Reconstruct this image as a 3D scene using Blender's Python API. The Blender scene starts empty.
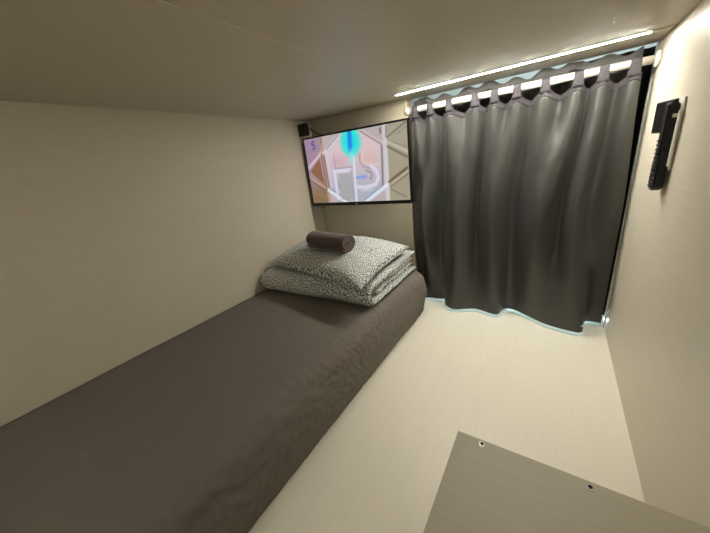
import bpy, bmesh, math, random
from mathutils import Vector, Matrix, noise
random.seed(7)
C = bpy.context.scene.collection
W, H, OUT, BACK = 1.364, 1.0, 0.06, -2.0      # room: left wall X=0, television wall Y=0
BED_Z = 0.229

# ------------------------------------------------------------------ materials
def new_mat(name):
    m = bpy.data.materials.new(name); m.use_nodes = True
    nt = m.node_tree
    return m, nt, nt.nodes['Principled BSDF']

def plain(name, col, rough=.5, metal=0, spec=.5, noise_amt=0.06, scale=60, bump=0.0, sheen=0):
    m, nt, b = new_mat(name)
    N, L = nt.nodes, nt.links
    tc = N.new('ShaderNodeTexCoord'); nz = N.new('ShaderNodeTexNoise')
    nz.inputs['Scale'].default_value = scale; nz.inputs['Detail'].default_value = 4
    L.new(tc.outputs['Object'], nz.inputs['Vector'])
    mx = N.new('ShaderNodeMix'); mx.data_type = 'RGBA'
    mx.inputs[6].default_value = (*[c*(1-noise_amt) for c in col], 1)
    mx.inputs[7].default_value = (*[min(1, c*(1+noise_amt)) for c in col], 1)
    L.new(nz.outputs['Fac'], mx.inputs[0]); L.new(mx.outputs[2], b.inputs['Base Color'])
    b.inputs['Roughness'].default_value = rough; b.inputs['Metallic'].default_value = metal
    b.inputs['Specular IOR Level'].default_value = spec
    if sheen: b.inputs['Sheen Weight'].default_value = sheen
    if bump:
        bp = N.new('ShaderNodeBump'); bp.inputs['Strength'].default_value = bump
        bp.inputs['Distance'].default_value = .002
        L.new(nz.outputs['Fac'], bp.inputs['Height']); L.new(bp.outputs['Normal'], b.inputs['Normal'])
    return m

def laminate(name, col, axis, rough=.45, amt=.06, bump=.5, fine=150):
    """embossed wood-grain laminate; grain runs along `axis`"""
    m, nt, b = new_mat(name)
    N, L = nt.nodes, nt.links
    tc = N.new('ShaderNodeTexCoord'); mp = N.new('ShaderNodeMapping')
    s = [fine, fine, fine]; s[axis] = 4
    mp.inputs['Scale'].default_value = s
    L.new(tc.outputs['Object'], mp.inputs['Vector'])
    # slow wander so that the grain lines wave
    w = N.new('ShaderNodeTexNoise'); w.inputs['Scale'].default_value = 3.0; w.inputs['Detail'].default_value = 1
    L.new(tc.outputs['Object'], w.inputs['Vector'])
    va = N.new('ShaderNodeVectorMath'); va.operation = 'MULTIPLY_ADD'
    L.new(w.outputs['Color'], va.inputs[0]); va.inputs[1].default_value = (6, 6, 6)
    L.new(mp.outputs[0], va.inputs[2])
    n1 = N.new('ShaderNodeTexNoise'); n1.inputs['Scale'].default_value = 1.0; n1.inputs['Detail'].default_value = 3
    L.new(va.outputs[0], n1.inputs['Vector'])
    n2 = N.new('ShaderNodeTexNoise'); n2.inputs['Scale'].default_value = 420; n2.inputs['Detail'].default_value = 2
    L.new(tc.outputs['Object'], n2.inputs['Vector'])
    mx = N.new('ShaderNodeMix'); mx.data_type = 'RGBA'
    mx.inputs[6].default_value = (*[c*(1-amt) for c in col], 1)
    mx.inputs[7].default_value = (*[min(1, c*(1+amt)) for c in col], 1)
    L.new(n1.outputs['Fac'], mx.inputs[0]); L.new(mx.outputs[2], b.inputs['Base Color'])
    ad = N.new('ShaderNodeMath'); ad.operation = 'MULTIPLY_ADD'
    L.new(n2.outputs['Fac'], ad.inputs[0]); ad.inputs[1].default_value = .35
    L.new(n1.outputs['Fac'], ad.inputs[2])
    bp = N.new('ShaderNodeBump'); bp.inputs['Strength'].default_value = bump; bp.inputs['Distance'].default_value = .0015
    L.new(ad.outputs[0], bp.inputs['Height']); L.new(bp.outputs['Normal'], b.inputs['Normal'])
    b.inputs['Roughness'].default_value = rough
    b.inputs['Specular IOR Level'].default_value = .35
    return m

WALLC = (.68, .63, .52)
M = {}
M['wall'] = laminate('wall laminate', WALLC, 1, rough=.42)
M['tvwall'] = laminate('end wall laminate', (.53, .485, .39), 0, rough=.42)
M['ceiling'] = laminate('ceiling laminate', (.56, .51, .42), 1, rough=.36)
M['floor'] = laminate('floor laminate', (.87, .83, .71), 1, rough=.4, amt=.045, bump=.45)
M['box'] = laminate('box laminate', (.46, .42, .33), 0, rough=.5, amt=.10, bump=.5, fine=190)
M['jamb'] = plain('pale timber jamb', (.66, .56, .40), .5, scale=40)
M['seam'] = plain('seam filler', (.80, .72, .56), .5)
M['rod'] = plain('white painted rod', (.82, .80, .72), .3, noise_amt=.02)
M['plastic_white'] = plain('white plastic', (.78, .76, .68), .35, noise_amt=.02)
M['cream'] = plain('cream profile', (.66, .60, .47), .4, noise_amt=.02)
M['black'] = plain('black plastic', (.007, .007, .008), .4, spec=.3, noise_amt=.2)
M['blackgloss'] = plain('glossy black plastic', (.006, .006, .007), .15, noise_amt=.2)
M['button'] = plain('grey rubber button', (.09, .09, .095), .5)
M['mark'] = plain('pale printed mark', (.55, .56, .55), .5)
M['screw'] = plain('steel screw', (.45, .42, .36), .35, metal=.8)
M['hole'] = plain('dark screw recess', (.015, .012, .008), .8)
M['chrome'] = plain('silver', (.6, .6, .62), .25, metal=.9)
M['foam'] = plain('mattress ticking', (.12, .11, .10), .9)
M['hall'] = plain('hallway wall paint', (.74, .80, .78), .6)
M['hallfloor'] = plain('hallway floor', (.35, .34, .32), .6)
M['sill'] = plain('aluminium sill', (.62, .64, .62), .4, noise_amt=.03)

def fabric(name, col, weave=900, rough=.85, bump=.3, sheen=.0, wr=0, spec=.2, crease=0):
    m, nt, b = new_mat(name)
    N, L = nt.nodes, nt.links
    tc = N.new('ShaderNodeTexCoord')
    nz = N.new('ShaderNodeTexNoise'); nz.inputs['Scale'].default_value = weave; nz.inputs['Detail'].default_value = 2
    L.new(tc.outputs['Object'], nz.inputs['Vector'])
    mx = N.new('ShaderNodeMix'); mx.data_type = 'RGBA'
    mx.inputs[6].default_value = (*[c*.85 for c in col], 1); mx.inputs[7].default_value = (*[c*1.15 for c in col], 1)
    L.new(nz.outputs['Fac'], mx.inputs[0]); L.new(mx.outputs[2], b.inputs['Base Color'])
    b.inputs['Roughness'].default_value = rough
    b.inputs['Specular IOR Level'].default_value = spec
    b.inputs['Sheen Weight'].default_value = sheen; b.inputs['Sheen Roughness'].default_value = .4
    bp = N.new('ShaderNodeBump'); bp.inputs['Strength'].default_value = bump; bp.inputs['Distance'].default_value = .0006
    L.new(nz.outputs['Fac'], bp.inputs['Height'])
    out = bp.outputs['Normal']
    if crease:
        mp = N.new('ShaderNodeMapping'); mp.inputs['Scale'].default_value = (16, 7, 16); mp.inputs['Rotation'].default_value = (.3, 0, .5)
        L.new(tc.outputs['Object'], mp.inputs['Vector'])
        n2 = N.new('ShaderNodeTexNoise'); n2.inputs['Scale'].default_value = 1; n2.inputs['Detail'].default_value = 4; n2.inputs['Distortion'].default_value = 1.2
        L.new(mp.outputs[0], n2.inputs['Vector'])
        b2 = N.new('ShaderNodeBump'); b2.inputs['Strength'].default_value = crease; b2.inputs['Distance'].default_value = .006
        L.new(n2.outputs['Fac'], b2.inputs['Height']); L.new(out, b2.inputs['Normal']); out = b2.outputs['Normal']
    L.new(out, b.inputs['Normal'])
    return m
M['sheet'] = fabric('taupe sheet', (.172, .156, .136), weave=700, crease=.42)
M['curtain'] = fabric('grey blackout satin', (.040, .041, .038), weave=1400, rough=.38, bump=.1, sheen=.1, spec=.6)
M['header'] = fabric('curtain heading tape', (.062, .058, .066), weave=700, rough=.7, bump=.3)
M['back_lit_top'] = fabric('grey lining curtain lit top', (.19, .185, .185), weave=700, rough=.7)  # paler grey for the curtain top, strip light's effect put into the colour
M['blackcurtain'] = fabric('black curtain', (.008, .007, .006), weave=900, rough=.8, bump=.2, spec=.15)
M['towel'] = fabric('brown terry towel', (.125, .092, .088), weave=420, rough=1, bump=1.0, sheen=.35)

def lining_mat():
    m, nt, b = new_mat('white hem lining')
    N, L = nt.nodes, nt.links
    nz = N.new('ShaderNodeTexNoise'); nz.inputs['Scale'].default_value = 300
    mx = N.new('ShaderNodeMix'); mx.data_type = 'RGBA'
    mx.inputs[6].default_value = (.78, .86, .86, 1); mx.inputs[7].default_value = (.86, .93, .93, 1)
    L.new(nz.outputs['Fac'], mx.inputs[0]); L.new(mx.outputs[2], b.inputs['Base Color'])
    b.inputs['Roughness'].default_value = .7
    tr = N.new('ShaderNodeBsdfTranslucent'); L.new(mx.outputs[2], tr.inputs['Color'])
    ms = N.new('ShaderNodeMixShader'); ms.inputs[0].default_value = .5
    L.new(b.outputs[0], ms.inputs[1]); L.new(tr.outputs[0], ms.inputs[2])
    L.new(ms.outputs[0], N['Material Output'].inputs['Surface'])
    return m
M['lining'] = lining_mat()

def pattern_mat():
    m, nt, b = new_mat('black and white dashed print')
    N, L = nt.nodes, nt.links
    uv = N.new('ShaderNodeUVMap')
    mp = N.new('ShaderNodeMapping'); mp.inputs['Scale'].default_value = (118, 96, 1)
    L.new(uv.outputs[0], mp.inputs['Vector'])
    nz = N.new('ShaderNodeTexNoise'); nz.inputs['Scale'].default_value = .12; nz.inputs['Detail'].default_value = 1
    L.new(mp.outputs[0], nz.inputs['Vector'])
    va = N.new('ShaderNodeVectorMath'); va.operation = 'MULTIPLY_ADD'
    L.new(nz.outputs['Color'], va.inputs[0]); va.inputs[1].default_value = (5, 5, 0); L.new(mp.outputs[0], va.inputs[2])
    vo = N.new('ShaderNodeTexVoronoi'); vo.feature = 'DISTANCE_TO_EDGE'; vo.inputs['Scale'].default_value = 1.0
    vo.voronoi_dimensions = '2D'
    L.new(va.outputs[0], vo.inputs['Vector'])
    cr = N.new('ShaderNodeValToRGB')
    cr.color_ramp.elements[0].position = .07; cr.color_ramp.elements[0].color = (.03, .034, .034, 1)
    cr.color_ramp.elements[1].position = .15; cr.color_ramp.elements[1].color = (.74, .79, .77, 1)
    L.new(vo.outputs['Distance'], cr.inputs[0]); L.new(cr.outputs[0], b.inputs['Base Color'])
    b.inputs['Roughness'].default_value = .85; b.inputs['Specular IOR Level'].default_value = .2
    tc = N.new('ShaderNodeTexCoord'); n2 = N.new('ShaderNodeTexNoise'); n2.inputs['Scale'].default_value = 22; n2.inputs['Detail'].default_value = 3
    L.new(tc.outputs['Object'], n2.inputs['Vector'])
    bp = N.new('ShaderNodeBump'); bp.inputs['Strength'].default_value = .35; bp.inputs['Distance'].default_value = .01
    L.new(n2.outputs['Fac'], bp.inputs['Height']); L.new(bp.outputs['Normal'], b.inputs['Normal'])
    return m
M['print'] = pattern_mat()

def emit(name, col, strength):
    m, nt, b = new_mat(name)
    b.inputs['Base Color'].default_value = (.8, .8, .78, 1)
    b.inputs['Emission Color'].default_value = (*col, 1); b.inputs['Emission Strength'].default_value = strength
    return m
M['led'] = emit('lit diffuser', (1.0, .945, .83), 215)
M['led_fill'] = emit('fill light diffuser', (1.0, .945, .83), 43)
M['sill_led'] = emit('cool sill diffuser', (.86, .98, 1.0), 90)
M['halllight'] = emit('hallway lamp', (.86, .98, 1.0), 16)

# ------------------------------------------------------------------ mesh helpers
def link(name, me, mat, parent=None, smooth=False):
    o = bpy.data.objects.new(name, me); C.objects.link(o)
    for mm in (mat if isinstance(mat, (list, tuple)) else [mat]): me.materials.append(mm)
    if smooth:
        for f in me.polygons: f.use_smooth = True
    if parent: o.parent = parent; o.matrix_parent_inverse = parent.matrix_world.inverted()
    return o
def thing(name, label, cat, loc=(0, 0, 0), group=None):
    o = bpy.data.objects.new(name, None); C.objects.link(o); o.location = loc; o.empty_display_size = .05
    o.matrix_world = Matrix.Translation(loc)
    o['label'] = label; o['category'] = cat
    if group: o['group'] = group
    return o
def tag(o, label, cat): o['label'] = label; o['category'] = cat; return o
def box_bm(bm, lo, hi, bev=0, seg=2, mat=0, M4=None):
    b2 = bmesh.new(); bmesh.ops.create_cube(b2, size=1)
    for v in b2.verts:
        v.co = Vector([(lo[i]+hi[i])/2 + v.co[i]*(hi[i]-lo[i]) for i in range(3)])
    if bev: bmesh.ops.bevel(b2, geom=b2.edges[:], offset=bev, segments=seg, affect='EDGES', profile=.5)
    if M4: b2.transform(M4)
    for f in b2.faces: f.material_index = mat
    t = bpy.data.meshes.new('t'); b2.to_mesh(t); b2.free(); bm.from_mesh(t); bpy.data.meshes.remove(t)
def done(name, bm, mat, parent=None, smooth=False):
    me = bpy.data.meshes.new(name); bm.normal_update(); bm.to_mesh(me); bm.free()
    return link(name, me, mat, parent, smooth)
def box(name, lo, hi, mat, parent=None, bev=0, M4=None):
    bm = bmesh.new(); box_bm(bm, lo, hi, bev, M4=M4); return done(name, bm, mat, parent, bev > 0)
def struct(name, lo, hi, mat):
    o = box(name, lo, hi, mat); o['kind'] = 'structure'; return o
def grid_mesh(name, P, closed_u=False, uvs=None, cap=False):
    """P[i][j] -> Vector grid"""
    n, m = len(P), len(P[0])
    verts = [tuple(p) for row in P for p in row]; faces = []; fu = []
    for i in range(n if closed_u else n-1):
        for j in range(m-1):
            i2 = (i+1) % n
            faces.append((i*m+j, i2*m+j, i2*m+j+1, i*m+j+1))
            fu.append(((i, j), (i+1, j), (i+1, j+1), (i, j+1)))
    if cap:
        faces.append(tuple(i*m for i in range(n))[::-1]); fu.append([(i, 0) for i in range(n)][::-1])
        faces.append(tuple(i*m+m-1 for i in range(n))); fu.append([(i, m-1) for i in range(n)])
    me = bpy.data.meshes.new(name); me.from_pydata(verts, [], faces)
    if uvs:
        l = me.uv_layers.new(name='UVMap'); k = 0
        for f in fu:
            for (i, j) in f:
                l.data[k].uv = uvs(i, j); k += 1
    me.update(); return me
def tube(name, pts, r, mat, parent=None, seg=12, smooth=True):
    """round tube along a polyline"""
    P = []; pts = [Vector(p) for p in pts]; up = Vector((.13, .2, 1)).normalized()
    for i, p in enumerate(pts):
        t = (pts[min(i+1, len(pts)-1)]-pts[max(i-1, 0)]).normalized()
        a = t.cross(up); a = a.normalized() if a.length > 1e-4 else Vector((1, 0, 0)); b = t.cross(a)
        rr = r[i] if isinstance(r, (list, tuple)) else r
        P.append([p+rr*(a*math.cos(2*math.pi*k/seg)+b*math.sin(2*math.pi*k/seg)) for k in range(seg)])
    Q = [[P[i][k] for i in range(len(P))] for k in range(seg)]
    me = grid_mesh(name, Q, closed_u=True, cap=True)
    o = link(name, me, mat, parent, smooth)
    if smooth:
        for f in me.polygons:
            if len(f.vertices) > 4: f.use_smooth = False
    return o
def fix_normals(o):
    bm = bmesh.new(); bm.from_mesh(o.data); bmesh.ops.recalc_face_normals(bm, faces=bm.faces[:]); bm.to_mesh(o.data); bm.free()
def solid(o, t, off=-1):
    s = o.modifiers.new('thickness', 'SOLIDIFY'); s.thickness = t; s.offset = off; return s
def smoothstep(a, b, x):
    t = max(0, min(1, (x-a)/(b-a))); return t*t*(3-2*t)
def cr(pts, t):
    """Catmull-Rom through pts, t in 0..len-1"""
    n = len(pts)-1; i = min(int(t), n-1); f = t-i
    g = lambda k: pts[max(0, min(n, k))]
    out = []
    for c in range(len(pts[0])):
        a, b, d, e = g(i-1)[c], g(i)[c], g(i+1)[c], g(i+2)[c]
        out.append(.5*((2*b)+(-a+d)*f+(2*a-5*b+4*d-e)*f*f+(-a+3*b-3*d+e)*f**3))
    return out

# ------------------------------------------------------------------ the room
struct('floor', (0, BACK, -.05), (W, OUT+.06, 0), M['floor'])
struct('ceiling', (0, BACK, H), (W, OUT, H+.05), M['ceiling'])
struct('wall_left', (-.05, BACK-.05, -.05), (0, OUT, H+.05), M['wall'])
struct('wall_right', (W, BACK-.05, -.05), (W+.05, OUT, H+.05), M['wall'])
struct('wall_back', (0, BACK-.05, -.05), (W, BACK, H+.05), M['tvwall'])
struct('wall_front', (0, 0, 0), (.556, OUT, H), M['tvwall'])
struct('trim_1', (.556, -.002, 0), (.562, OUT, H), M['jamb'])              # jamb of the opening
struct('trim_2', (W-.005, OUT-.010, 0), (W, OUT, H), M['sill'])            # pale edging where the right wall ends
struct('trim_3', (.6620, BACK, H-.0006), (.6646, -.145, H), M['seam'])     # joint between the two ceiling panels
struct('trim_4', (.562, OUT+.002, 0.0), (W, OUT+.058, .0015), M['sill'])   # sill under the curtains
t = thing('sill_light', 'cool white light line glowing under the hem of the curtains', 'light', (.96, .125, 0))
box('housing', (.58, .121, -.02), (1.345, .128, .0), M['plastic_white'], t)
box('lit_diffuser', (.58, .121, .0), (1.345, .126, .007), M['sill_led'], t)
# the hallway outside the opening
struct('wall_hallway', (-1.2, 1.25, -1.3), (3.2, 1.3, 1.9), M['hall'])
struct('floor_hallway', (-1.2, OUT, -1.35), (3.2, 1.25, -1.3), M['hallfloor'])
struct('ceiling_hallway', (-1.2, OUT, 1.9), (3.2, 1.3, 1.95), M['hall'])
t = thing('ceiling_lamp', 'long cool white lamp on the hallway ceiling beyond the curtain', 'lamp', (1, .7, 1.9))
box('lamp_housing', (.3, .62, 1.875), (1.9, .80, 1.9), M['plastic_white'], t)
box('diffuser', (.32, .64, 1.865), (1.88, .78, 1.875), M['halllight'], t)

# ------------------------------------------------------------------ LED strip light in the ceiling
t = thing('led_strip_light', 'long thin glowing white strip light across the ceiling in front of the curtain', 'light', (.95, -.12, H))
box('housing', (.556, -.1265, H-.0012), (W, -.1135, H), M['cream'], t)
for a, b_ in ((-.1272, -.1257), (-.1143, -.1128)): box('side_lip', (.556, a, H-.0027), (W, b_, H-.0011), M['cream'], t)
box('lit_diffuser', (.575, -.1256, H-.0030), (1.315, -.1144, H-.0012), M['led'], t)
box('end_cap', (1.315, -.1250, H-.0045), (1.358, -.1150, H-.0012), M['cream'], t, bev=.001)

t = thing('led_strip_light', 'added dim strip light, unseen, brightening the near end of the capsule', 'light', (.7, -1.9, H))  # fill light added behind the camera to lift the near end
box('housing', (.10, -1.9065, H-.006), (1.26, -1.8935, H), M['cream'], t)
box('lit_diffuser', (.12, -1.9045, H-.0085), (1.24, -1.8955, H-.006), M['led_fill'], t)

# ------------------------------------------------------------------ bed
bed = thing('bed_mattress', 'low mattress with a brown-grey fitted sheet along the left wall', 'bed', (.32, -1, 0))
box('mattress', (.01, -1.96, .0), (.585, -.04, .20), M['foam'], bed, bev=.03)
Y0, Y1, NY = -1.985, -.008, 520
prof = []     # cross section x,z from the wall over the edge down to the floor
for k in range(41): prof.append((.004+(.575-.004)*k/40, BED_Z))
for k in range(1, 17):
    a = math.pi/2*k/16; prof.append((.575+.062*math.sin(a), BED_Z-.055+.055*math.cos(a)))
for k in range(1, 31):
    s = k/30; z = (BED_Z-.055)*(1-s)+.003*s
    prof.append((.637+.010*math.sin(math.pi*min(1, s*1.25))-.010*s*s, z))
prof.append((.612, .004)); prof.append((.59, .006))
P = []
def sheet_wr(x, y, z):
    side = smoothstep(.50, .62, x)*smoothstep(0, .05, z+.02)
    q = Vector((y*9+z*14, z*7-y*3, 1.3))
    q2 = Vector((y*27+z*24+math.sin(y*9), z*34-y*16, 5.1+y))
    n = noise.fractal(q, 1.0, 2.0, 3)*.0035+(1-abs(noise.noise(q2))*2.2)*.0026
    top = noise.noise(Vector((x*5, y*2.2, 0)))*.0022+noise.noise(Vector((x*16+y*8, y*6, 3)))*.0008
    return side*n, top
for j in range(NY+1):
    y = Y0+(Y1-Y0)*j/NY
    row = []
    e = max(0, (y-(Y1-.10))/.10)          # rounding of the far end
    e2 = 1-math.sqrt(max(0, 1-e*e)) if e > 0 else 0
    for (x, z) in prof:
        ds, dt = sheet_wr(x, y, z)
        yy = y
        f = smoothstep(.4, .64, x)
        xx = x+.006*smoothstep(-.5,-.1,y)*f-e2*.060*f+ds
        zz = z-((e2*.055+.012*smoothstep(-.25,0,y)*f)*smoothstep(.05, BED_Z, z))
        if z > BED_Z-.03: zz += dt
        zz = max(.002, zz+(ds*.35 if z > .05 else 0))
        hem = .010*max(0, noise.noise(Vector((y*2.4, 7, 0)))) if z < .03 else 0   # the hem lifts here and there
        row.append(Vector((max(.003, xx), yy, zz+hem)))
    P.append(row)
# far end goes down to the floor
row = P[-1]
for s in (.3, .65, 1):
    P.append([Vector((p.x*(1-.01*s), Y1+.004, p.z*(1-s)+.003*s)) for p in row])
o = link('fitted_sheet', grid_mesh('fitted_sheet', P), M['sheet'], bed, True)
solid(o, .0025, -1)
fix_normals(o)

# ------------------------------------------------------------------ boxed step at the lower right
t = thing('boxed_step', 'grey-brown wood-grain box top in the bottom right corner of the floor', 'box', (1.19, -1.4, 0))
box('body', (1.031, -1.95, 0), (W-.001, -.925, .236), M['box'], t)
box('top_panel', (1.0245, -1.95, .236), (W-.001, -.918, .25), M['box'], t, bev=.0006)
for (x, y) in ((1.069, -.927), (1.226, -.928)):
    bm = bmesh.new()
    bmesh.ops.create_cone(bm, cap_ends=True, segments=20, radius1=.0034, radius2=.0030, depth=.0012)
    bmesh.ops.translate(bm, verts=bm.verts[:], vec=(x, y, .2505))
    n = len(bm.faces)
    box_bm(bm, (x-.0022, y-.0005, .2509), (x+.0022, y+.0005, .25135), mat=1)
    box_bm(bm, (x-.0005, y-.0022, .2509), (x+.0005, y+.0022, .25135), mat=1)
    bmesh.ops.create_cone(bm, cap_ends=True, segments=16, radius1=.0052, radius2=.0052, depth=.0006,
                          matrix=Matrix.Translation((x, y-.0010, .2502)))
    bm.faces.ensure_lookup_table()
    for f in bm.faces: f.material_index = 1
    for f in bm.faces:
        if f.calc_center_median().z < .25055 and abs(f.calc_center_median().y-(y-.0010)) < .0002 and len(f.verts) == 16: f.material_index = 0
    done('screw', bm, [M['screw'], M['hole']], t)

# ------------------------------------------------------------------ television
t = thing('television', 'flat black-framed television showing pale geometric picture with cyan glow, high in the corner', 'television', (.313, -.06, .56))
TX0, TX1, TZ0, TZ1 = .014, .612, .560, .911
box('casing', (TX0, -.098, TZ0), (TX1, -.078, TZ1), M['black'], t, bev=.002)
bm = bmesh.new()
SX0, SX1, SZ0, SZ1 = .0235, .6015, .576, .9025
box_bm(bm, (TX0, -.102, TZ0), (TX1, -.0965, SZ0), .0012)
box_bm(bm, (TX0, -.102, SZ1), (TX1, -.0965, TZ1), .0012)
box_bm(bm, (TX0, -.102, SZ0-.001), (SX0, -.0965, SZ1+.001), .0012)
box_bm(bm, (SX1, -.102, SZ0-.001), (TX1, -.0965, SZ1+.001), .0012)
done('bezel', bm, M['blackgloss'], t)
bm = bmesh.new()
box_bm(bm, (.306, -.1027, .5645), (.309, -.1018, .5685)); box_bm(bm, (.3105, -.1027, .5645), (.3125, -.1018, .5685)); box_bm(bm, (.3135, -.1027, .5645), (.316, -.1018, .566))
done('maker_mark', bm, M['mark'], t)
box('rear_housing', (.12, -.078, .60), (.50, -.055, .80), M['black'], t, bev=.006)
box('wall_mount', (.22, -.055, .64), (.40, 0, .78), M['black'], t, bev=.003)

def seg_d(p, a, b):
    ax, ay = a; bx, by = b; px, py = p
    asp = 1.75
    ax *= asp; bx *= asp; px *= asp
    dx, dy = bx-ax, by-ay; L2 = dx*dx+dy*dy
    s = max(0, min(1, ((px-ax)*dx+(py-ay)*dy)/L2)) if L2 else 0
    return math.hypot(px-ax-s*dx, py-ay-s*dy)
def poly_d(p, pts): return min(seg_d(p, pts[i], pts[i+1]) for i in range(len(pts)-1))
def inpoly(p, pts):
    r = False; j = len(pts)-1
    for i in range(len(pts)):
        if (pts[i][1] > p[1]) != (pts[j][1] > p[1]) and p[0] < (pts[j][0]-pts[i][0])*(p[1]-pts[i][1])/(pts[j][1]-pts[i][1])+pts[i][0]: r = not r
        j = i
    return r
def mixc(a, b, f): return [a[i]*(1-f)+b[i]*f for i in range(3)]
def screen_col(u, v):
    p = (u, v)
    c = [.74, .69, .70]
    # side cells are warmer and duller
    if u > .79: c = [.67, .64, .56]
    if u > .79: c = mixc(c, [.62, .58, .50], smoothstep(.9, .3, v)*.4)
    c = mixc(c, [.72, .62, .80], smoothstep(.25, .0, u)*smoothstep(.5, .9, v))
    if u < .205: c = mixc(mixc(c, [.58, .46, .52], .6), [.52, .42, .32], smoothstep(.5, .1, v)*.9)
    # inside the hexagon
    hexa = [(.21, .78), (.39, .99), (.60, .99), (.775, .76), (.765, .22), (.60, .02), (.38, .01), (.21, .19)]
    if inpoly(p, hexa):
        c = mixc([.86, .78, .80], [.70, .70, .76], smoothstep(.8, .1, v))
        c = mixc(c, [.90, .70, .62], .5*math.exp(-((u-.66)/.08)**2-((v-.62)/.12)**2))
        c = mixc(c, [.85, .62, .66], .5*math.exp(-((u-.36)/.09)**2-((v-.62)/.10)**2))
    # brown triangle on the left
    tri = [(.02, .512), (.150, .70), (.16, .30)]
    if inpoly(p, tri): c = mixc([.50, .34, .25], [.62, .44, .34], v)
    def line(pts, w, col, k=.85, soft=.014):
        nonlocal c
        d = poly_d(p, pts)
        f = k*(1-smoothstep(w-soft, w+soft, d))
        if f > 0: c = mixc(c, col, f)
    for pts in ([(-.02, .54), (.156, .745), (.19, .80)],): line(pts, .022, [.86, .78, .84])
    line([(.0, .42), (.19, .22)], .022, [.74, .64, .56]); line([(.0, .385), (.17, .19)], .008, [.42, .30, .20], .8)
    line([(.024, .20), (.17, .07)], .012, [.66, .50, .28], .8); line([(.03, .04), (.17, .17)], .010, [.56, .46, .28], .7)
    # posts
    line([(.193, 1.0), (.20, .0)], .030, [.74, .60, .52]); line([(.180, .76), (.187, .2)], .010, [.56, .38, .26], .9)
    line([(.204, .777), (.216, .199)], .009, [.42, .30, .26]); line([(.19, .98), (.192, .90)], .010, [.45, .40, .42])
    line([(.238, .70), (.245, .25)], .016, [.86, .80, .92], .7)
    line([(.815, 1.0), (.803, .0)], .034, [.86, .84, .86]); line([(.782, .756), (.766, .232)], .010, [.42, .36, .40])
    line([(.778, .967), (.780, .91)], .012, [.38, .34, .34])
    # beams of the hexagon
    line([(.40, 1.0), (.20, .76)], .024, [.88, .84, .86], .8); line([(.385, .985), (.239, .81)], .007, [.45, .42, .45])
    line([(.59, 1.0), (.80, .76)], .024, [.84, .78, .78], .8); line([(.598, .979), (.778, .768)], .007, [.48, .40, .40])
    line([(.205, .200), (.385, .0)], .028, [.90, .95, .98]); line([(.23, .21), (.40, .03)], .006, [.35, .38, .42])
    line([(.595, .0), (.80, .215)], .028, [.88, .94, 1.0]); line([(.575, .02), (.77, .225)], .007, [.50, .52, .66])
    # right cell
    for pts, w, col in (([(.83, .837), (.988, .985)], .006, [.34, .31, .28]), ([(.833, .725), (.988, .565)], .014, [.45, .41, .34]),
                        ([(.826, .262), (.983, .425)], .015, [.38, .30, .21]), ([(.84, .199), (.99, .350)], .006, [.40, .36, .30]),
                        ([(.838, .16), (.964, .04)], .006, [.42, .40, .35]), ([(.83, .973), (.825, .852)], .007, [.38, .34, .32]),
                        ([(.84, .80), (.99, .69)], .006, [.56, .53, .45]), ([(.91, .86), (.99, .93)], .006, [.55, .52, .45])):
        line(pts, w, col, .9)
    line([(.84, .78), (.99, .63)], .016, [.80, .78, .72], .7); line([(.85, .235), (.99, .385)], .014, [.76, .72, .64], .8)
    # tubes of the letters
    line([(.311, .60), (.311, .515), (.479, .515)], .009, [.60, .56, .62]); line([(.311, .717), (.311, .60)], .008, [.62, .50, .56], .6)
    line([(.30, .06), (.295, .475), (.464, .475)], .026, [.90, .87, .94]); line([(.325, .30), (.33, .22)], .010, [.50, .50, .52], .7)
    if .335 < u < .455 and .04 < v < .43: c = mixc(c, [.66, .66, .66], .8)
    line([(.470, .47), (.468, .04)], .007, [.56, .56, .62])
    line([(.517, .75), (.495, .0)], .018, [.90, .92, .94], .85)
    line([(.576, .68), (.567, .58), (.60, .50), (.68, .46)], .010, [.66, .54, .60], .8)
    line([(.60, .70), (.596, .60), (.63, .54), (.74, .50)], .013, [.94, .80, .76], .7)
    line([(.67, .50), (.72, .42), (.728, .32), (.70, .24), (.60, .205), (.525, .22)], .026, [.90, .88, .96], .8)
    line([(.62, .44), (.662, .42), (.675, .37), (.655, .32)], .009, [.50, .44, .52], .8)
    line([(.526, .355), (.61, .36)], .020, [.45, .58, .95], .75, soft=.02)
    line([(.56, .16), (.66, .17)], .010, [.80, .90, .95], .7)
    # cyan glow and its blue bar
    r = math.hypot((u-.497)*1.75/.19, (v-.86)/.22)
    f = 1-smoothstep(.62, 1.15, r)
    c = mixc(c, [.22, .92, .86], f)
    f2 = (1-smoothstep(.12, .7, r)); c = mixc(c, [.10, .82, 1.0], f2*.8)
    line([(.497, 1.0), (.488, .75)], .034, [.12, .50, .93], .9, soft=.02)
    line([(.493, .74), (.49, .58)], .03, [.55, .92, .92], .6, soft=.03)
    # little blue channel mark
    line([(.110, .955), (.088, .94), (.086, .91), (.112, .895), (.112, .855), (.088, .84)], .010, [.16, .26, .62], .95)
    return c
NX, NZ = 260, 148
verts = []; faces = []
for j in range(NZ+1):
    for i in range(NX+1):
        verts.append((SX0+(SX1-SX0)*i/NX, -.0985, SZ0+(SZ1-SZ0)*j/NZ))
for j in range(NZ):
    for i in range(NX):
        a = j*(NX+1)+i; faces.append((a, a+1, a+NX+2, a+NX+1))
me = bpy.data.meshes.new('screen'); me.from_pydata(verts, [], faces)
ca = me.color_attributes.new('picture', 'FLOAT_COLOR', 'POINT')
k = 0
for j in range(NZ+1):
    for i in range(NX+1):
        c = screen_col(i/NX, j/NZ)
        ca.data[k].color = (*[max(0, x)**2.2 for x in c], 1); k += 1
m, nt, b = new_mat('television picture')
at = nt.nodes.new('ShaderNodeAttribute'); at.attribute_name = 'picture'
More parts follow.
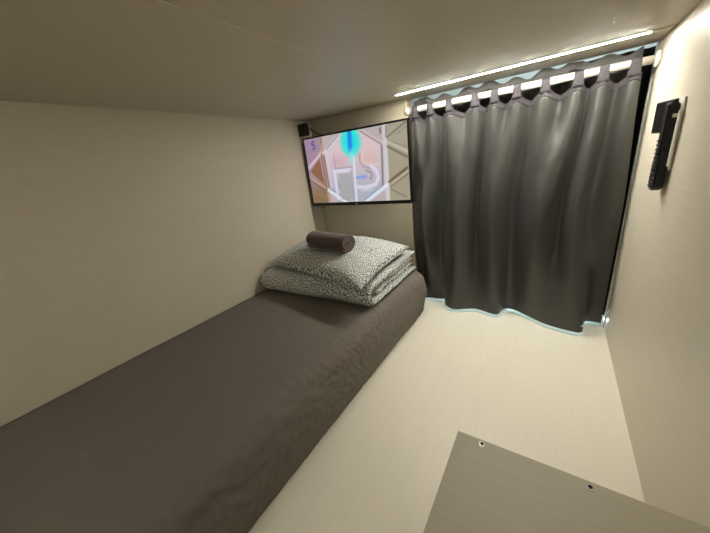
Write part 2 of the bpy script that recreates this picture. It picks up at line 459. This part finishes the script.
nt.links.new(at.outputs['Color'], b.inputs['Emission Color']); b.inputs['Emission Strength'].default_value = .70
b.inputs['Base Color'].default_value = (.01, .01, .01, 1); b.inputs['Roughness'].default_value = .25
o = link('screen', me, m, t)

# small black box above the television with its lead
t = thing('power_adapter', 'small black box under the ceiling in the corner above the television', 'adapter', (.037, -.09, .915))
box('body', (.004, -.108, .921), (.055, -.082, .978), M['black'], t, bev=.003)
tube('cable', [(.058, -.09, .955), (.075, -.08, .940), (.10, -.072, .925), (.14, -.066, .905), (.18, -.064, .87), (.20, -.063, .78)], .0022, M['black'], t, seg=8)

# ------------------------------------------------------------------ curtain rod and curtains
ROD_Z, ROD_R = .9475, .0115
t = thing('curtain_rod', 'white curtain rod across the top of the opening', 'rod', (.96, 0, ROD_Z))
tube('rod', [(.570, 0, ROD_Z), (W-.008, 0, ROD_Z)], ROD_R, M['rod'], t, seg=24)
for (a, b_) in ((.5622, .575), (W-.012, W-.0002)):
    tube('end_bracket', [(a, 0, ROD_Z), (b_, 0, ROD_Z)], [.017, .016] if a < 1 else [.019, .022], M['plastic_white'], t, seg=24)

TOP = [(.575, .012), (.603, -.004), (.635, .020), (.670, -.004), (.710, .022), (.749, -.006), (.800, .024), (.849, -.004), (.885, .020), (.919, -.006),
       (.955, .022), (.994, -.004), (1.037, .026), (1.081, -.008), (1.127, .026), (1.173, -.006), (1.205, .022), (1.237, -.008), (1.275, .022), (1.311, -.006), (1.330, .004)]
MID = [(.560, .006), (.595, .004), (.628, -.018), (.664, .010), (.700, .024), (.730, .004), (.780, -.028), (.825, -.006), (.855, .022), (.888, .002),
       (.925, -.020), (.963, .004), (1.002, .024), (1.045, .004), (1.093, -.028), (1.130, -.010), (1.170, .018), (1.208, -.022), (1.255, .012), (1.312, .004), (1.347, .010)]
BOT = [(.572, .030), (.600, .042), (.630, .050), (.668, .052), (.705, .056), (.722, -.004), (.775, -.036), (.828, -.012), (.865, .004), (.905, -.004),
       (.942, -.018), (.972, -.012), (.992, .050), (1.030, .056), (1.080, .024), (1.130, -.012), (1.180, -.040), (1.245, -.055), (1.284, -.046), (1.298, .046), (1.352, .054)]
ZT, ZB = .924, .019
def curtain_pt(s, zf):
    """s 0..1 across, zf 0 (top) .. 1 (bottom)"""
    k = s*(len(TOP)-1)
    a, b_, c = cr(TOP, k), cr(MID, k), cr(BOT, k)
    b_[1] *= 1.7
    a[1] = a[1]*1.35 if a[1] > 0 else a[1]
    if zf < .5:
        f = smoothstep(0, .5, zf); x = a[0]*(1-f)+b_[0]*f; y = a[1]*(1-f)+b_[1]*f
    else:
        f = (zf-.5)/.5; f = f*f*(3-2*f)*.5+f*.5
        x = b_[0]*(1-f)+c[0]*f; y = b_[1]*(1-f)+c[1]*f
    z = ZT+(ZB-ZT)*zf
    sag = max(0, a[1]+.004)
    z -= sag*.55*(1-smoothstep(0, .10, zf))          # heading sags between the tabs
    # soft dimples and pulled folds below the heading
    w = smoothstep(.03, .12, zf)*(1-smoothstep(.30, .5, zf))
    y += w*(.0028*noise.noise(Vector((x*16+z*6, z*9-x*5, 2)))+.0012*noise.noise(Vector((x*40-z*20, z*30, 9))))
    y += .003*noise.noise(Vector((x*12, z*4, 4)))*smoothstep(.1, .3, zf)
    return Vector((x, y, z))
cur = thing('curtain', 'dark grey satin tab-top curtain hanging on the white rod', 'curtain', (.95, 0, ZB))
NS, NZc = 360, 150
hz = .024    # depth of heading tape as a fraction
P = [[curtain_pt(i/NS, hz+(1-hz)*j/NZc) for j in range(NZc+1)] for i in range(NS+1)]
o = link('curtain_panel', grid_mesh('curtain_panel', P), M['curtain'], cur, True); solid(o, .0012, 0)
P = [[curtain_pt(i/NS, hz*j/6)+Vector((0, -.0006, 0)) for j in range(7)] for i in range(NS+1)]
o = link('heading_tape', grid_mesh('heading_tape', P), M['header'], cur, True); solid(o, .0018, 0)
P = [[curtain_pt(i/NS, 1)+Vector((0, .0030*smoothstep(-.005, .01, dz), dz)) for dz in (.03, .012, 0, -.006, -.016)] for i in range(NS+1)]
o = link('hem_lining', grid_mesh('hem_lining', P), M['lining'], cur, True); solid(o, .0008, 0)
o['label'] = 'white lining showing under the hem'
for x in (.603, .670, .749, .849, .919, .994, 1.081, 1.173, 1.237, 1.311):
    P = []; wv = .0125; r = ROD_R+.0015
    path = [(-.006, ZT-.012), (-.010, ZT-.002)]
    for k in range(13):
        a = math.radians(200-220*k/12); path.append((r*math.cos(a)*1.0, ROD_Z+r*math.sin(a)))
    path = [( y, z) for y, z in path]
    path += [(.012, ZT-.001), (.008, ZT-.012)]
    for (y, z) in path:
        P.append([Vector((x+wv*(-1+2*i/6)*(1+.25*smoothstep(ROD_Z-.01, ZT-.01, z)), y+.0015*math.cos(i*1.1), z)) for i in range(7)])
    o = link('tab_loop', grid_mesh('tab_loop', P), M['header'], cur, True); solid(o, .0016, 0)

# grey curtain hanging behind the rod; its wavy top shows above the rod
bk = []
def back_pt(i, n, j, m_):
    s = i/n; f = j/m_
    x = .572+(1.332-.572)*s
    x2 = .566+(1.350-.566)*s
    ph = x*2*math.pi/.083
    y = .058+.006*math.sin(ph)+.004*math.sin(ph*.43+1)
    y2 = .086+.005*math.sin(x*2*math.pi/.16)
    zt = .9915+.0085*math.sin(ph*.92+2.4)+.006*math.sin(x*23+.6)+.004*smoothstep(1.0, 1.3, x)
    z = zt+(.040-zt)*f
    g = smoothstep(0, .9, f)
    return Vector((x*(1-g)+x2*g, y*(1-g)+y2*g, min(z, .9985)))
t = thing('lining_curtain', 'second grey curtain behind the rod, its wavy top edge showing above it', 'curtain', (.95, .05, .02))
P = [[back_pt(i, 240, .0+j, 60) for j in range(3)] for i in range(241)]
o = link('heading_tape', grid_mesh('heading_tape', P), M['back_lit_top'], t, True); solid(o, .0015, 0)  # top band coloured paler, as lit by the ceiling strip
P = [[back_pt(i, 240, 2+j*58/50, 60) for j in range(51)] for i in range(241)]
o = link('curtain_panel', grid_mesh('curtain_panel', P), M['curtain'], t, True); solid(o, .0012, 0)
# black curtain outside the opening
t = thing('blackout_curtain', 'black curtain showing as a dark strip between grey curtain and right wall', 'curtain', (1.3, .1, .02))
def blk(s, f):
    x = 1.17+(1.40-1.17)*s; z = .9985+(.035-.9985)*f
    y = .104+.006*math.sin(s*19+f*.8)+.003*math.sin(s*41)
    return Vector((x, y, z))
P = [[blk(i/120, j/50) for j in range(51)] for i in range(121)]
o = link('curtain_panel', grid_mesh('curtain_panel', P), M['blackcurtain'], t, True); solid(o, .0015, 0)
P = [[blk(i/120, 1)+Vector((0, .001, dz)) for dz in (.02, 0, -.008, -.018)] for i in range(121)]
o = link('hem_lining', grid_mesh('hem_lining', P), M['lining'], t, True); solid(o, .0008, 0)
o['label'] = 'white lining showing under the hem'
tube('curtain_wire', [(1.12, .112, .985), (1.42, .112, .985)], .0025, M['black'], t, seg=8)

# ------------------------------------------------------------------ folded duvet, pillow, towel
def offset_loop(path, th):
    """closed cross-section around a 2D path with round ends"""
    n = len(path); L = []; R_ = []
    for i, (a, b_) in enumerate(path):
        p0 = path[max(0, i-1)]; p1 = path[min(n-1, i+1)]
        dx, dy = p1[0]-p0[0], p1[1]-p0[1]; l = math.hypot(dx, dy) or 1
        nx, ny = -dy/l, dx/l
        L.append((a+nx*th[i], b_+ny*th[i])); R_.append((a-nx*th[i], b_-ny*th[i]))
    return L+R_[::-1]
def resample(path, n):
    d = [0]
    for i in range(1, len(path)): d.append(d[-1]+math.hypot(path[i][0]-path[i-1][0], path[i][1]-path[i-1][1]))
    out = []; k = 0
    for i in range(n):
        t_ = d[-1]*i/(n-1)
        while k < len(d)-2 and d[k+1] < t_: k += 1
        f = (t_-d[k])/((d[k+1]-d[k]) or 1)
        out.append((path[k][0]*(1-f)+path[k+1][0]*f, path[k][1]*(1-f)+path[k+1][1]*f))
    return out, d[-1]
def fold(path, x0, x1, th, name, mat, parent, seed, ny=90, nx=110, xe=0.0, skew=0.0):
    path, L_ = resample(path, ny)
    P = []
    for i in range(nx+1):
        s = i/nx; x = x0+(x1-x0)*s
        e = min(s, 1-s)*(x1-x0)/.022; thf = math.sqrt(max(.02, 1-(1-min(1, e))**2))
        t_ = []
        for q in range(ny):
            w = min(q, ny-1-q)/6; r = math.sqrt(max(.03, 1-(1-min(1, w))**2))
            t_.append(th*thf*r*(1+.10*noise.noise(Vector((x*9, q*.10, seed)))))
        loop = offset_loop(path, t_)
        row = []
        for q, (y, z) in enumerate(loop):
            n1 = noise.noise(Vector((x*7, y*9, z*14+seed))); n2 = noise.noise(Vector((x*19+3, y*21, z*24+seed)))
            dz = n1*.006+n2*.0035
            dy = noise.noise(Vector((x*6, z*25, seed+9)))*.006
            zz = z+dz*smoothstep(BED_Z, BED_Z+.02, z)
            row.append(Vector((x+(.010*noise.noise(Vector((y*5, z*30, seed+4))) if s > .5 else 0), y+dy+skew*(x-x0), max(zz, BED_Z+.0065))))
        P.append(row)
    Q = [[P[i][q] for i in range(nx+1)] for q in range(len(P[0]))]
    nq = len(Q)
    me = grid_mesh(name, Q, closed_u=True, cap=True, uvs=lambda i, j: ((x0+(x1-x0)*j/nx), (i if i < nq/2 else nq-i)/ (nq/2)*L_))
    o = link(name, me, mat, parent, True)
    fix_normals(o); return o
duv = thing('folded_duvet', 'folded duvet in black and white print lying on the bed under the pillow', 'duvet', (.3, -.3, BED_Z))
# outer fold wraps the front; inner folds show as layers at the open right side
z0 = BED_Z+.004
cy_, r_ = -.500, .045
pa = [(-.095, z0+.012)]+[(-.1-.02*k, z0+.012) for k in range(1, 19)]
for k in range(13):
    a = math.radians(270-180*k/12); pa.append((cy_+r_*math.cos(a)*.95, z0+.012+.037+.037*math.sin(a)))
pa += [(-.1-.02*k, z0+.086) for k in range(18, -1, -1)]
fold(pa, .012, .602, .0140, 'outer_layer', M['print'], duv, 1, skew=.03)
pb = [(-.105-.02*k, z0+.038) for k in range(0, 17)]
for k in range(9):
    a = math.radians(270-180*k/8); pb.append((-.44+.014*math.cos(a), z0+.052+.014*math.sin(a)))
pb += [(-.105-.02*k, z0+.066) for k in range(16, -1, -1)]
fold(pb, .022, .596, .0125, 'inner_layer', M['print'], duv, 5)

# pillow
c00, c10, c11, c01 = Vector((.022, -.485, .356)), Vector((.618, -.600, .350)), Vector((.606, -.150, .370)), Vector((.040, -.110, .355))
NP = 70
def pil(u, v, top):
    a, b_ = 2*u-1, 2*v-1
    # pull sides in between the corners
    uu = .5+.5*a*(1-.055*(1-b_*b_)**1.0); vv = .5+.5*b_*(1-.07*(1-a*a)**1.0)
    p = (c00*(1-uu)+c10*uu)*(1-vv)+(c01*(1-uu)+c11*uu)*vv
    h = (max(0, 1-abs(a)**2.6)*max(0, 1-abs(b_)**2.6))**.55
    if top:
        z = .086*h+.010*noise.noise(Vector((u*4, v*4, 3)))*h+.004*noise.noise(Vector((u*11, v*9, 6)))*h
        dent = math.exp(-((p.x-.33)/.14)**2-((p.y+.40)/.10)**2)*.012
        p.z += z-dent
    else:
        p.z -= .004*h
        # lies on the duvet in the middle, droops at the front edge
        lo = BED_Z+.112
        p.z = p.z*(1-.9*h**.5)+lo*.9*h**.5
        p.z = max(p.z, lo) if (p.y > -.52) else p.z
    return p
Pt = [[pil(i/NP, j/NP, True) for j in range(NP+1)] for i in range(NP+1)]
Pb = [[pil(i/NP, j/NP, False) for j in range(NP+1)] for i in range(NP+1)]
bm = bmesh.new(); uvl = bm.loops.layers.uv.new('UVMap')
for G, flip in ((Pt, False), (Pb, True)):
    vs = [[bm.verts.new(G[i][j]) for j in range(NP+1)] for i in range(NP+1)]
    for i in range(NP):
        for j in range(NP):
            q = [(i, j), (i+1, j), (i+1, j+1), (i, j+1)]
            if flip: q = q[::-1]
            f = bm.faces.new([vs[a][b_] for a, b_ in q])
            for l, (a, b_) in zip(f.loops, q): l[uvl].uv = (a/NP*.6+(.7 if flip else 0), b_/NP*.45)
bmesh.ops.remove_doubles(bm, verts=bm.verts[:], dist=.0012)
o = done('pillow', bm, M['print'], None, True); fix_normals(o)
tag(o, 'plump pillow in black and white print on top of the folded duvet', 'pillow')

# rolled towel
A, B_ = Vector((.250, -.405, .464)), Vector((.470, -.434, .461))
ax = (B_-A).normalized(); e1 = Vector((0, 0, 1)); e1 = (e1-ax*e1.dot(ax)).normalized(); e2 = ax.cross(e1)
spi = []
turns = 3.6
for k in range(150):
    f = k/149; a = f*turns*2*math.pi; r = .004+.037*f
    spi.append((r*math.cos(a+2.0)*1.12, r*math.sin(a+2.0)*.92))
spi, L_ = resample(spi, 150)
loop = offset_loop(spi, [.0036]*150)
P = []
NA = 40
for i in range(NA+1):
    s = i/NA
    row = []
    for q, (a, b_) in enumerate(loop):
        n_ = noise.noise(Vector((s*5, a*60, b_*60)))*.0022+noise.noise(Vector((s*30, a*200, b_*200)))*.0007
        endf = 1-.10*(1-min(1, min(s, 1-s)/.09))**2
        end = noise.noise(Vector((a*70, b_*70, i)))*.002 if i in (0, NA) else 0
        p = A+(B_-A)*s+ax*end+(e2*a+e1*b_)*(endf+n_*14)
        row.append(p)
    P.append(row)
Q = [[P[i][q] for i in range(NA+1)] for q in range(len(loop))]
bm = bmesh.new(); bm.from_mesh(grid_mesh('t', Q, closed_u=True, cap=False))
# end strips across the sheet thickness
bm.verts.ensure_lookup_table(); n = len(loop); m_ = NA+1
for q in range(n//2-1):
    for i, fl in ((0, 0), (NA, 1)):
        f = [q*m_+i, (q+1)*m_+i, (n-2-q)*m_+i, (n-1-q)*m_+i]
        try: bm.faces.new([bm.verts[x] for x in (f if fl else f[::-1])])
        except ValueError: pass
o = done('rolled_towel', bm, M['towel'], None, True); fix_normals(o)
tag(o, 'small dark brown towel rolled up on top of the pillow', 'towel')

# ------------------------------------------------------------------ remotes on the right wall
t = thing('wall_holder', 'white bracket on the right wall holding the remote controls', 'holder', (W, -.32, .66))
box('back_plate', (W-.0053, -.345, .66), (W, -.300, .815), M['plastic_white'], t, bev=.0015)
box('rail', (W-.010, -.351, .668), (W-.004, -.343, .790), M['plastic_white'], t, bev=.003)
box('hook', (W-.016, -.335, .775), (W-.003, -.315, .783), M['plastic_white'], t, bev=.002)
t = thing('remote_control', 'long black television remote with rows of buttons hanging on the right wall', 'remote', (1.349, -.315, .612))
def rc(prof):
    bm = bmesh.new(); vs = []
    return bm
# body outline in Y-Z: narrow waist, wide rounded lower end
out = []
for k in range(17):
    a = math.pi+math.pi*k/16; out.append((-.3165+.026*math.cos(a), .634+.024*math.sin(a)))
out += [(-.2905, .668), (-.294, .684), (-.300, .70), (-.300, .80), (-.303, .806), (-.330, .806), (-.333, .80), (-.333, .70), (-.339, .684), (-.3425, .668)]
bm = bmesh.new()
lo = [bm.verts.new((1.3588, y, z)) for y, z in out]; hi = [bm.verts.new((1.3390, y, z)) for y, z in out]
bm.faces.new(lo); bm.faces.new(hi[::-1])
for i in range(len(out)): bm.faces.new((lo[i], lo[(i+1) % len(out)], hi[(i+1) % len(out)], hi[i]))
bmesh.ops.recalc_face_normals(bm, faces=bm.faces[:])
bmesh.ops.bevel(bm, geom=[e for e in bm.edges if abs(e.verts[0].co.x-e.verts[1].co.x) < 1e-5], offset=.003, segments=2, affect='EDGES')
done('body', bm, M['black'], t)
random.seed(3)
for r in range(12):
    for c in range(3):
        y = -.3265+.0100*c if r < 6 else -.3245+.008*c; z = .622+.0095*r
        box('button', (1.3362, y-.003, z-.0022), (1.3395, y+.003, z+.0022), M['button'] if (r+c) % 4 else M['black'], t, bev=.0008)
box('number_label', (1.3380, -.3345, .641), (1.3392, -.3290, .6435), M['mark'], t)
# flat remote with a square head in front, turned slightly to the bed
t = thing('remote_control', 'small flat black remote with pale key marks, uppermost on the right wall', 'remote', (1.342, -.27, .742))
fa, na = Vector((1.3335, -.243, 0)), Vector((1.3520, -.309, 0))
d = (na-fa).normalized(); nrm = Vector((d.y, -d.x, 0));  # points to the room
if nrm.x > 0: nrm = -nrm
mid = (fa+na)/2
M4 = Matrix(((nrm.x, d.x, 0, mid.x), (nrm.y, d.y, 0, mid.y), (0, 0, 1, .7795), (0, 0, 0, 1)))
hw = (na-fa).length/2
box('body', (-.010, -hw, -.036), (0.000, hw, .036), M['black'], t, bev=.002, M4=M4)
box('face', (-.0005, -hw+.003, -.033), (.0006, hw-.003, .033), M['blackgloss'], t, M4=M4)
box('display', (.0004, hw-.026, .022), (.0011, hw-.006, .031), M['chrome'], t, M4=M4)
for r in range(6):
    for c in range(2):
        z = .014-.0085*r
        box('button', (.0004, hw-.026+.011*c, z-.0022), (.0016, hw-.018+.011*c, z+.0022), M['button'], t, bev=.0006, M4=M4)
        box('key_mark', (.0014, hw-.024+.011*c, z-.0006), (.0020, hw-.021+.011*c, z+.0006), M['mark'], t, M4=M4)

# ------------------------------------------------------------------ camera
cam = bpy.data.cameras.new('camera'); co = bpy.data.objects.new('camera', cam); C.objects.link(co)
R_ = ((0.83473085, -0.54307807, -0.09105283), (0.53868851, 0.77105675, 0.33953818), (-0.11418884, -0.33247211, 0.93617477))
co.matrix_world = Matrix(((R_[0][0], R_[0][2], -R_[0][1], 1.13647), (R_[1][0], R_[1][2], -R_[1][1], -1.35653), (R_[2][0], R_[2][2], -R_[2][1], .761285), (0, 0, 0, 1)))
cam.sensor_width = 36; cam.lens = 292.12/710*36; cam.clip_start = .01
bpy.context.scene.camera = co
w = bpy.data.worlds.new('world'); bpy.context.scene.world = w; w.use_nodes = True
w.node_tree.nodes['Background'].inputs[0].default_value = (.5, .6, .65, 1); w.node_tree.nodes['Background'].inputs[1].default_value = .1
vs = bpy.context.scene.view_settings
vs.view_transform = 'Standard'; vs.look = 'None'; vs.gamma = 1; vs.use_curve_mapping = False; vs.exposure = .38
